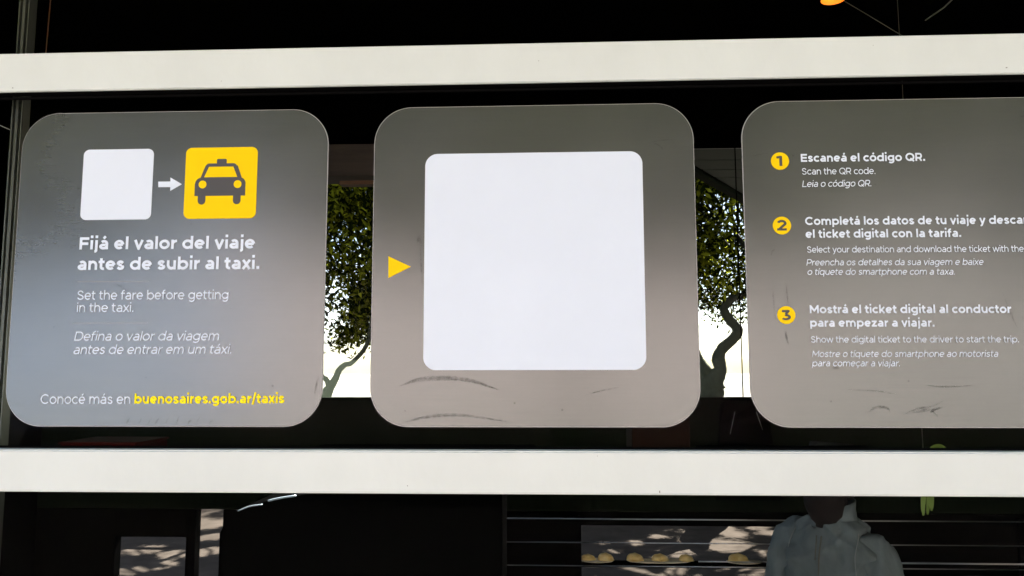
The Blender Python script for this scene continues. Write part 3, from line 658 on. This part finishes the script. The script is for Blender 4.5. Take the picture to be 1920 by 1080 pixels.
# ================================================================== THINGS INSIDE THE KIOSK
# steel rail rack with plates of bread
YK = 1.66; KK = (YK - CAM.y) / FPX
rack = tag(empty('rail_rack', (at(1400, 1020, YK).x, YK, GROUND + .05)), 'low black rack with thin bright steel rails running behind the standing person', 'rack')
xr1 = XR - .05
for py, px0, r_ in ((972, 925, .0026), (1016, 943, .0020), (1059.5, 945, .0020)):
    p = at(px0, py, YK); b = bmesh.new(); tube(b, [p, (xr1, YK, p.z)], r_, 8); finish('rail', b, M['steel'], rack, smooth=True)
p = at(1690, 1056, YK); b = bmesh.new(); tube(b, [p, (xr1, YK, p.z)], .0032, 8); finish('rail', b, M['steel'], rack, smooth=True)
p = at(1310, 1053, YK - .06); q = at(1450, 1053, YK - .06); b = bmesh.new(); tube(b, [p, (q.x, q.y, p.z)], .0026, 8); finish('rail', b, M['steel'], rack, smooth=True)
zt = at(925, 972, YK).z
for px in (932, 1087, 1500, 1915): x_ = at(px, 1000, YK).x; mkbox('rack_post', M['black'], rack, x_ - .006, x_ + .006, YK + .004, YK + .02, GROUND + .05, zt + .01)
zs = at(1100, 1059.5, YK).z
mkbox('shelf_board', M['black'], rack, at(1085, 1058, YK).x, at(1505, 1058, YK).x, YK + .02, YK + .09, zs - .012, zs - .002)
bands = [(1090, 1153), (1178, 1302), (1368, 1436)]
plates = ['short cream plate at the left end of the rack shelf', 'longest cream plate, in the middle of the rack shelf', 'cream plate beside the person at the right end of the shelf']
for (a, c), lb in zip(bands, plates):
    x0, x1 = at(a, 1057, YK).x, at(c, 1057, YK).x; b = bmesh.new()
    n = 28; rings = []
    for (f_, dz) in ((.55, 0), (.95, .004), (1.0, .0085), (.9, .006), (.3, .004)):
        rings.append([b.verts.new(((x0 + x1) / 2 + (x1 - x0) / 2 * f_ * math.cos(2 * math.pi * k / n), YK + .055 + .034 * f_ * math.sin(2 * math.pi * k / n), zs - .0018 + dz)) for k in range(n)])
    for r0, r1 in zip(rings, rings[1:]):
        for k in range(n): b.faces.new((r0[k], r0[(k + 1) % n], r1[(k + 1) % n], r1[k]))
    b.faces.new(rings[0]); b.faces.new(rings[-1])
    o = finish('plate', b, M['cream'], None, smooth=True); tag(o, lb, 'plate', 'cream plates on the rack shelf')
rolls = [(1103, 26, 8, 'half hidden darker bread roll at the far left of the shelf'), (1136, 28, 11, 'bright domed bread roll second from the left on the short plate'), (1191, 30, 11, 'bread roll at the left end of the long plate'),
         (1238, 30, 10, 'bread roll in the middle of the long plate'), (1287, 26, 9, 'bread roll at the right end of the long plate'), (1385, 36, 12, 'largest bread roll, alone on the plate beside the person')]
for px, wp, hp, lb in rolls:
    c = at(px, 1055, YK + .05); b = bmesh.new(); bmesh.ops.create_uvsphere(b, u_segments=24, v_segments=14, radius=1)
    k_ = (YK + .05 - CAM.y) / FPX; g = random.Random(px)
    for v in b.verts:
        v.co.z = max(v.co.z, -.25); sk = .25 * v.co.x * (g.random() * .05 + 1)
        rg = 1 + .05 * math.sin(v.co.x * 9 + g.random() * .4)
        v.co = Vector((c.x + (v.co.x * 1.0 - .12 * v.co.z) * wp / 2 * k_ * (1.1 if v.co.z < 0 else 1), YK + .052 + v.co.y * .022, zs + .0125 + v.co.z * hp * k_ * rg * .95))
    o = finish('bread_roll', b, M['bread'], None, smooth=True); tag(o, lb, 'bread roll', 'bread rolls on the rack shelf')

# red box, chair, hanging plant, lamp
xa, xb = at(112, 830, .5), at(256, 830, .5)
bx = tag(empty('brown_box', (at(1240, 820, .6).x, .56, SHZ)), 'dark brown box behind the lower right corner of the middle sticker', 'box')
mkbox('box_body', M['dbrown'], bx, at(1185, 820, .5).x, at(1294, 820, .5).x, .5, .64, SHZ + .001, at(1200, 775, .5).z, bev=.002)
mkbox('box_lid', M['dbrown'], bx, at(1185, 820, .5).x - .003, at(1294, 820, .5).x + .003, .497, .643, at(1200, 775, .5).z + .0005, at(1200, 765, .5).z, bev=.002)
rb = tag(empty('red_crate', ((xa.x + xb.x) / 2, .55, SHZ)), 'dark red crate seen under the lower left corner of the left sticker', 'crate')
zt_ = at(180, 829, .5).z
mkbox('crate_body', M['red'], rb, xa.x, xb.x, .5, .66, SHZ + .001, zt_ - .006, bev=.002)
mkbox('crate_rim', M['red'], rb, xa.x - .004, xb.x + .004, .496, .664, zt_ - .0055, zt_, bev=.002)

YC = 1.82
ch = tag(empty('chair', (at(1395, 800, YC).x, YC, GROUND + .05)), 'black rounded back of a seat mounted in front of the green panel', 'chair')
def bar3(name, m, par, pts, r): b = bmesh.new(); tube(b, pts, r, 8); return finish(name, b, m, par, smooth=True)
# backrest shell
b = bmesh.new(); outl = []
cw = at(1443, 800, YC).x - at(1350, 800, YC).x
xc = at(1397, 800, YC).x; ztop = at(1400, 748, YC).z
for i in range(25):
    a = math.pi * i / 24; outl.append((xc - cw / 2 * math.copysign(abs(math.cos(a)) ** .5, math.cos(a)), ztop - .10 + .10 * math.sin(a) ** .6))
outl = [(xc - cw / 2 - .03, ztop - .40)] + outl + [(xc + cw / 2 + .03, ztop - .40)]
f = [b.verts.new((p[0], YC + .05 * (1 - ((p[0] - xc) / cw * 2) ** 2), p[1])) for p in outl]; k = [b.verts.new((v.co.x, v.co.y + .02, v.co.z)) for v in f]
b.faces.new(f); b.faces.new(k[::-1])
for i in range(len(f)): b.faces.new((f[i], f[(i + 1) % len(f)], k[(i + 1) % len(f)], k[i]))
finish('backrest', b, M['black'], ch)
mkbox('folded_seat', M['black'], ch, xc - cw / 2 + .02, xc + cw / 2 - .02, YC - .03, YC - .006, ztop - .36, ztop - .2, bev=.008)
for sx in (-1, 1): mkbox('wall_bracket', M['black'], ch, xc + sx * .06 - .01, xc + sx * .06 + .01, YC + .055, YR - .001, ztop - .3, ztop - .2)
bar3('metal_stay', M['steel'], ch, [at(1378, 772, YC - .02), at(1369, 814, YC - .02)], .0012)
bar3('metal_stay', M['steel'], ch, [at(1418, 772, YC - .02), at(1430, 806, YC - .02)], .0012)

YP_ = .45; pl = tag(empty('hanging_plant', tuple(at(1745, 900, YP_))), 'green hanging plant with narrow drooping leaves crossing the lower white rail', 'plant')
b = bmesh.new(); c = at(1745, 888, YP_); bmesh.ops.create_cone(b, cap_ends=True, segments=20, radius1=.028, radius2=.036, depth=.045, matrix=Matrix.Translation(c)); finish('pot', b, M['black'], pl, smooth=False)
def blade(name, pts, wpx, par, m, Y, dn=0):
    b = bmesh.new(); q = spline([tuple(at(p[0], p[1], Y)) for p in pts], 5); n = len(q); k_ = (Y - CAM.y) / FPX; A1, B1 = [], []
    for i, p in enumerate(q):
        t = q[min(i + 1, n - 1)] - q[max(i - 1, 0)]; t /= np.linalg.norm(t); h = wpx * k_ / 2 * math.sin(math.pi * (i + .6) / (n + .4)) ** .6
        A1.append(b.verts.new((p[0] - t[2] * h, p[1], p[2] + t[0] * h))); B1.append(b.verts.new((p[0] + t[2] * h, p[1] + .004, p[2] - t[0] * h)))
    for i in range(n - 1): b.faces.new((B1[i], B1[i + 1], A1[i + 1], A1[i]))
    finish(name, b, m, par)
for i, (x_, y1_) in enumerate(((1731, 960), (1735, 948), (1741, 965), (1744, 955), (1748, 958), (1733, 967))):
    blade('leaf', ((1745 + (x_ - 1740) * .3, 880), (x_ + 1, 920), (x_ + random.uniform(-1, 1), y1_ - 12), (x_ - 1, y1_)), 4.5, pl, M['greenleaf'], YP_ - .002 * i)
for pts, wv in ((((1745, 872), (1744, 848), (1752, 839), (1764, 837), (1778, 845)), 9), (((1745, 872), (1752, 850), (1762, 842), (1772, 842)), 8)): blade('leaf', pts, wv, pl, M['greenleaf'], YP_ - .015)
bar3('hanger', M['cable'], pl, [c + Vector((0, .03, .02)), Vector((c.x, c.y + .03, 1.118))], .0008)

YL = .5; lp = tag(empty('pendant_lamp', tuple(at(1568, -60, YL))), 'lit amber pendant lamp hanging at the top edge of the glass', 'lamp')
p = at(1582, 0, YL); q = at(1540, -20, YL)
b = bmesh.new(); cl = Vector((p.x - .026, YL, p.z + .002))
bmesh.ops.create_cone(b, cap_ends=False, segments=32, radius1=.030, radius2=.012, depth=.05, matrix=Matrix.Translation(cl + Vector((0, 0, .025))))
finish('lamp_shade', b, M['amber'], lp, smooth=True)
bar3('cord', M['cable'], lp, [cl + Vector((0, 0, .048)), Vector((cl.x, YL, 1.118))], .003)
pt = bpy.data.lights.new('lamp_light', 'POINT'); pt.energy = .02; pt.color = (1, .5, .12); pt.shadow_soft_size = .02
po = bpy.data.objects.new('lamp_light', pt); col.objects.link(po); po.location = cl + Vector((0, 0, .03)); po.parent = lp; po.matrix_parent_inverse = lp.matrix_basis.inverted()
cb = tag(empty('cable_stay', tuple(at(1640, 30, .6))), 'thin pale cable stays crossing near the ceiling at the upper right', 'cable')
bar3('stay', M['cable'], cb, [at(1560, -12, .6), at(1690, 66, .6), at(1730, 90, .6)], .0012)
bar3('stay', M['cable'], cb, [at(1800, -15, .6), at(1770, 14, .6), at(1735, 38, .6)], .0020)
oc = tag(empty('orange_cable', tuple(at(92, 50, .1))), 'thin orange cable hanging beside the left aluminium mullion', 'cable')
bar3('cord', M['orange'], oc, [at(100, -60, .1), at(86, 100, .1), at(80, 160, .1)], .0011)

# black shape standing in for a mirrored car; pale tubes imitate its highlights
YB = 1.25; cn = tag(empty('car_reflection', tuple(at(600, 1000, YB))), 'black shape with pale curved glints standing in for a mirrored car edge, left of the rails', 'car_reflection')
crv = spline([(412, 1000), (432, 965), (470, 947), (520, 935), (556, 929), (640, 920), (780, 916), (942, 915)], 6)
b = bmesh.new(); P_ = [at(c[0], c[1], YB) for c in crv]; f = []
pts = [(p.x, p.z) for p in P_] + [(P_[-1].x, GROUND + .06), (P_[0].x, GROUND + .06)]
fr = [b.verts.new((p[0], YB, p[1])) for p in pts]; bk = [b.verts.new((p[0], YB + .3, p[1])) for p in pts]
b.faces.new(fr); b.faces.new(bk[::-1])
for i in range(len(fr)): b.faces.new((fr[i], fr[(i + 1) % len(fr)], bk[(i + 1) % len(fr)], bk[i]))
finish('car_reflection_body', b, M['black'], cn)
M['glint_blue'] = mat('pale_glint', (.55, .66, .80), .3, .2)
tr_ = spline([(446, 958), (470, 949), (492, 946)], 5); bar3('car_glint', M['glint_blue'], cn, [at(c[0], c[1], YB - .006) for c in tr_], .0022)
tr_ = spline([(503, 939), (525, 934), (555, 929.5)], 5); bar3('car_glint', M['glint_blue'], cn, [at(c[0], c[1], YB - .006) for c in tr_], .0034)

# ================================================================== PERSON
YQ = 1.10  # solid figure stands in for a person mirrored in the glass
px0 = at(1562, 940, YQ)
per = tag(empty('person', (px0.x, YQ, GROUND + .05), 0), 'person in a slate grey zipped jacket with a raised collar, standing in for a reflection in the glass', 'person')
per.rotation_euler.z = R(-48); per.scale = (1, 1, 1); bpy.context.view_layer.update()
HS = 0.875
def skin(name, verts, edges, m, root=0, sub=2, par=per):
    me = bpy.data.meshes.new(name); b = bmesh.new(); L = b.verts.layers.skin.verify()
    vs = []
    for i, (x, y, z, rx, ry) in enumerate(verts):
        v = b.verts.new((x * HS, y * HS, z * HS)); v[L].radius = (rx * HS, ry * HS); v[L].use_root = (i == root); vs.append(v)
    for a, c in edges: b.edges.new((vs[a], vs[c]))
    b.to_mesh(me); b.free(); o = link(name, me, m, par)
    s = o.modifiers.new('skin', 'SKIN'); s.use_smooth_shade = True; s.branch_smoothing = .3
    ss = o.modifiers.new('sub', 'SUBSURF'); ss.levels = sub; ss.render_levels = sub
    return o
# faces -y (towards the glass); z measured from the floor; about 1.5 m tall
body = [(0, 0, .78, .125, .10), (0, .0, .92, .11, .085), (0, .0, 1.05, .125, .09), (0, .01, 1.14, .10, .075), (0, .005, 1.235, .055, .055), (0, -.01, 1.30, .046, .048),
        (0, -.05, 1.37, .066, .078), (0, -.075, 1.415, .070, .082), (0, -.085, 1.445, .045, .055)]
ed = [(0, 1), (1, 2), (2, 3), (3, 4), (4, 5), (5, 6), (6, 7), (7, 8)]
for s in (-1, 1):
    n = len(body); body += [(s * .075, 0, .74, .08, .085), (s * .085, -.01, .42, .052, .055), (s * .088, .01, .08, .035, .036), (s * .09, -.10, .03, .036, .022)]
    ed += [(0, n), (n, n + 1), (n + 1, n + 2), (n + 2, n + 3)]
    n = len(body); hz = -.10 if s < 0 else -.04; ez = .76; er = (-.03, .95) if s < 0 else (.01, .95)
    body += [(s * .125, .01, 1.13, .040, .045), (s * .20, er[0], er[1], .038, .038), (s * .17, hz, ez, .026, .024), (s * .165, hz - .03, ez - .05, .032, .016)]
    ed += [(3, n), (n, n + 1), (n + 1, n + 2), (n + 2, n + 3)]
    h0 = n + 3
    for j, (dx, ln) in enumerate(((-.022, .062), (-.008, .07), (.006, .066), (.020, .052))):
        m0 = len(body); body += [(s * .165 + dx, hz - .04, ez - .085, .0085, .0085), (s * .165 + dx, hz - .045, ez - (.085 + ln * .55), .008, .008), (s * .165 + dx, hz - .032, ez - (.085 + ln), .007, .007)]
        ed += [(h0, m0), (m0, m0 + 1), (m0 + 1, m0 + 2)]
    m0 = len(body); body += [(s * .135, hz - .045, ez - .06, .010, .010), (s * .125, hz - .06, ez - .095, .0085, .0085)]; ed += [(h0, m0), (m0, m0 + 1)]
skin('body', body, ed, M['skin'])
tro = [(0, 0, .80, .132, .108), (0, 0, .88, .125, .10)]; te = [(0, 1)]
for s in (-1, 1):
    n = len(tro); tro += [(s * .08, 0, .70, .088, .092), (s * .088, -.01, .42, .066, .068), (s * .09, .01, .10, .055, .058)]; te += [(0, n), (n, n + 1), (n + 1, n + 2)]
skin('trousers', tro, te, M['trousers'])
for s in (-1, 1): skin('shoe', [(s * .09, .03, .035, .04, .035), (s * .09, -.06, .03, .042, .03), (s * .09, -.12, .025, .035, .022)], [(0, 1), (1, 2)], M['shoe'])
skin('hair', [(0, -.03, 1.435, .083, .085), (0, .02, 1.39, .078, .062), (0, .04, 1.31, .05, .045), (0, -.10, 1.445, .078, .07)], [(3, 0), (0, 1), (1, 2)], M['hair'], root=1)
# face details
fc = bmesh.new()
for s in (-1, 1): bmesh.ops.create_uvsphere(fc, u_segments=12, v_segments=8, radius=.010, matrix=Matrix.Translation((s * .026, -.118, 1.245)))
link_o = finish('eyes', fc, M['hair'], per, smooth=True, world=False); 
fc = bmesh.new(); bmesh.ops.create_cone(fc, cap_ends=True, segments=10, radius1=.014, radius2=.005, depth=.04, matrix=Matrix.Translation((0, -.123, 1.225))); finish('nose', fc, M['skin'], per, smooth=True, world=False)
fc = bmesh.new(); box(fc, -.022, .022, -.117, -.105, 1.19, 1.197, bev=.002); finish('mouth', fc, M['maroon'], per, world=False)

# jacket: lofted torso shell with folds, sleeves, collar, zip and seams
def loft(rings, close=True, n=96, fold=.0, seed=0, cap=False):
    """rings: (cx, cy, cz, rx, ry, tiltx) along the body"""
    b = bmesh.new(); g = random.Random(seed); ph = [g.uniform(0, 6.28) for _ in range(8)]; vs = []
    q = spline(rings, 6)
    for i, (cx, cy, cz, rx, ry) in enumerate(q):
        row = []
        for k in range(n):
            a = 2 * math.pi * k / n
            fo = fold * (math.sin(3 * a + ph[0] + cz * 17) + .7 * math.sin(5 * a + ph[1] - cz * 26) + .5 * math.sin(9 * a + ph[2] + cz * 40) + .5 * math.sin(cz * 75 + 2 * a + ph[3]) + 1.3 * (1 - abs(math.sin(1.5 * a + cz * 19 + ph[4]))) ** 4 + 1.0 * (1 - abs(math.sin(2.5 * a - cz * 27 + ph[5]))) ** 4)
            sx = math.copysign(abs(math.cos(a)) ** .85, math.cos(a)); sy = math.copysign(abs(math.sin(a)) ** .85, math.sin(a))
            row.append(b.verts.new(((cx + (rx + fo) * sx) * HS, (cy + (ry + fo) * sy) * HS, cz * HS)))
        vs.append(row)
    for r0, r1 in zip(vs, vs[1:]):
        for k in range(n): b.faces.new((r0[k], r0[(k + 1) % n], r1[(k + 1) % n], r1[k]))
    return b, vs
b, _ = loft([(0, 0, .74, .175, .135), (0, 0, .88, .165, .13), (0, 0, 1.0, .168, .13), (0, .0, 1.10, .165, .125), (0, .0, 1.155, .150, .110), (0, .0, 1.20, .115, .095), (0, .0, 1.225, .108, .085), (0, .0, 1.25, .078, .07)], fold=.008, seed=3)
jk = finish('jacket', b, M['jacket'], per, smooth=True, world=False)
skin('neck_shade', [(0, -.01, 1.18, .07, .07), (0, -.015, 1.25, .066, .07), (0, -.045, 1.30, .074, .085), (0, -.075, 1.37, .082, .095)], [(0, 1), (1, 2), (2, 3)], M['maroon'])  # near-black wrap added to darken neck and chin as if in shade
# collar: raised, open to the front
b = bmesh.new(); rows = []
n = 30
for j, (rr, z) in enumerate(((.082, 1.225), (.078, 1.25), (.074, 1.285), (.076, 1.315), (.071, 1.315), (.068, 1.28), (.07, 1.24))):
    row = []
    for k in range(n + 1):
        a = R(-90 + 16 + (328) * k / n); e = (k / n - .5) * 2
        dz = -.035 * abs(e) ** 3 * (z > 1.24)
        row.append(b.verts.new((rr * math.cos(a) * (1 + .1 * abs(e) ** 2) * HS, (rr * 1.02 * math.sin(a) - .008 * abs(e)) * HS, (z + dz) * HS)))
    rows.append(row)
for r0, r1 in zip(rows, rows[1:]):
    for k in range(n): b.faces.new((r0[k], r0[k + 1], r1[k + 1], r1[k]))
finish('collar', b, M['jacket'], per, smooth=True, world=False)
def sleeve(s, hz):
    b = bmesh.new(); n = 64; ctr = spline([(s * .085, .0, 1.165, .055), (s * .128, .005, 1.140, .066), (s * .163, .008, 1.08, .066), (s * .185, .01, 1.01, .062), (s * .20, .01, .94, .056), (s * .205, hz * .5, .86, .050), (s * .18, hz, .765, .042)] if s > 0 else
        [(s * .105, .0, 1.178, .062), (s * .150, .0, 1.155, .068), (s * .185, -.01, 1.09, .062), (s * .20, -.03, .98, .056), (s * .20, -.05, .9, .052), (s * .19, -.08, .82, .048), (s * .172, -.11, .765, .040)], 6)
    rows = []; g = random.Random(s + 5); p1, p2 = g.uniform(0, 6), g.uniform(0, 6)
    for i, c in enumerate(ctr):
        dd = Vector(ctr[min(i + 1, len(ctr) - 1)][:3]) - Vector(ctr[max(i - 1, 0)][:3]); dd.normalize(); ax = dd.cross(Vector((0, 1, 0))).normalized(); bx = dd.cross(ax)
        row = []
        for k in range(n):
            a = 2 * math.pi * k / n; rr = c[3] + .005 * math.sin(3 * a + i * .55 + p1) + .003 * math.sin(5 * a - i * .8 + p2) + .007 * (1 - abs(math.sin(a + i * .27 + p2))) ** 4 + .006 * (1 - abs(math.sin(1.5 * a - i * .35 + p1))) ** 4
            row.append(b.verts.new((Vector(c[:3]) + ax * rr * math.cos(a) + bx * rr * math.sin(a)) * HS))
        rows.append(row)
    for r0, r1 in zip(rows, rows[1:]):
        for k in range(n): b.faces.new((r0[k], r0[(k + 1) % n], r1[(k + 1) % n], r1[k]))
    b.faces.new(rows[0]); finish('sleeve', b, M['jacket'], per, smooth=True, world=False)
    b = bmesh.new(); c = ctr[5]; pts = []
    for k in range(25):
        a = R(-100 + 200 * k / 24 + (0 if s > 0 else 180)); pts.append(Vector((s * (.128 + .012 * math.sin(a * s)), .005 + .078 * -math.cos(a) * 0 - .0, 0)))
    return
sleeve(1, -.04); sleeve(-1, -.16)
def surf_line(pts, r, name, m): b = bmesh.new(); q = spline([tuple(Vector(p) * HS) for p in pts], 6); tube(b, q, r, 6); finish(name, b, m, per, smooth=True, world=False)
surf_line([(.010, -.108, 1.20), (.008, -.128, 1.12), (.006, -.136, 1.0), (.004, -.136, .88)], .0022, 'zip', M['cable'])
surf_line([(-.008, -.108, 1.20), (-.006, -.128, 1.12)], .0018, 'zip', M['cable'])
surf_line([(.105, -.035, 1.228), (.118, -.062, 1.20), (.122, -.098, 1.15), (.128, -.108, 1.09)], .0014, 'seam', M['seam'])
surf_line([(-.105, -.035, 1.228), (-.118, -.062, 1.20), (-.122, -.098, 1.15), (-.128, -.108, 1.09)], .0014, 'seam', M['seam'])
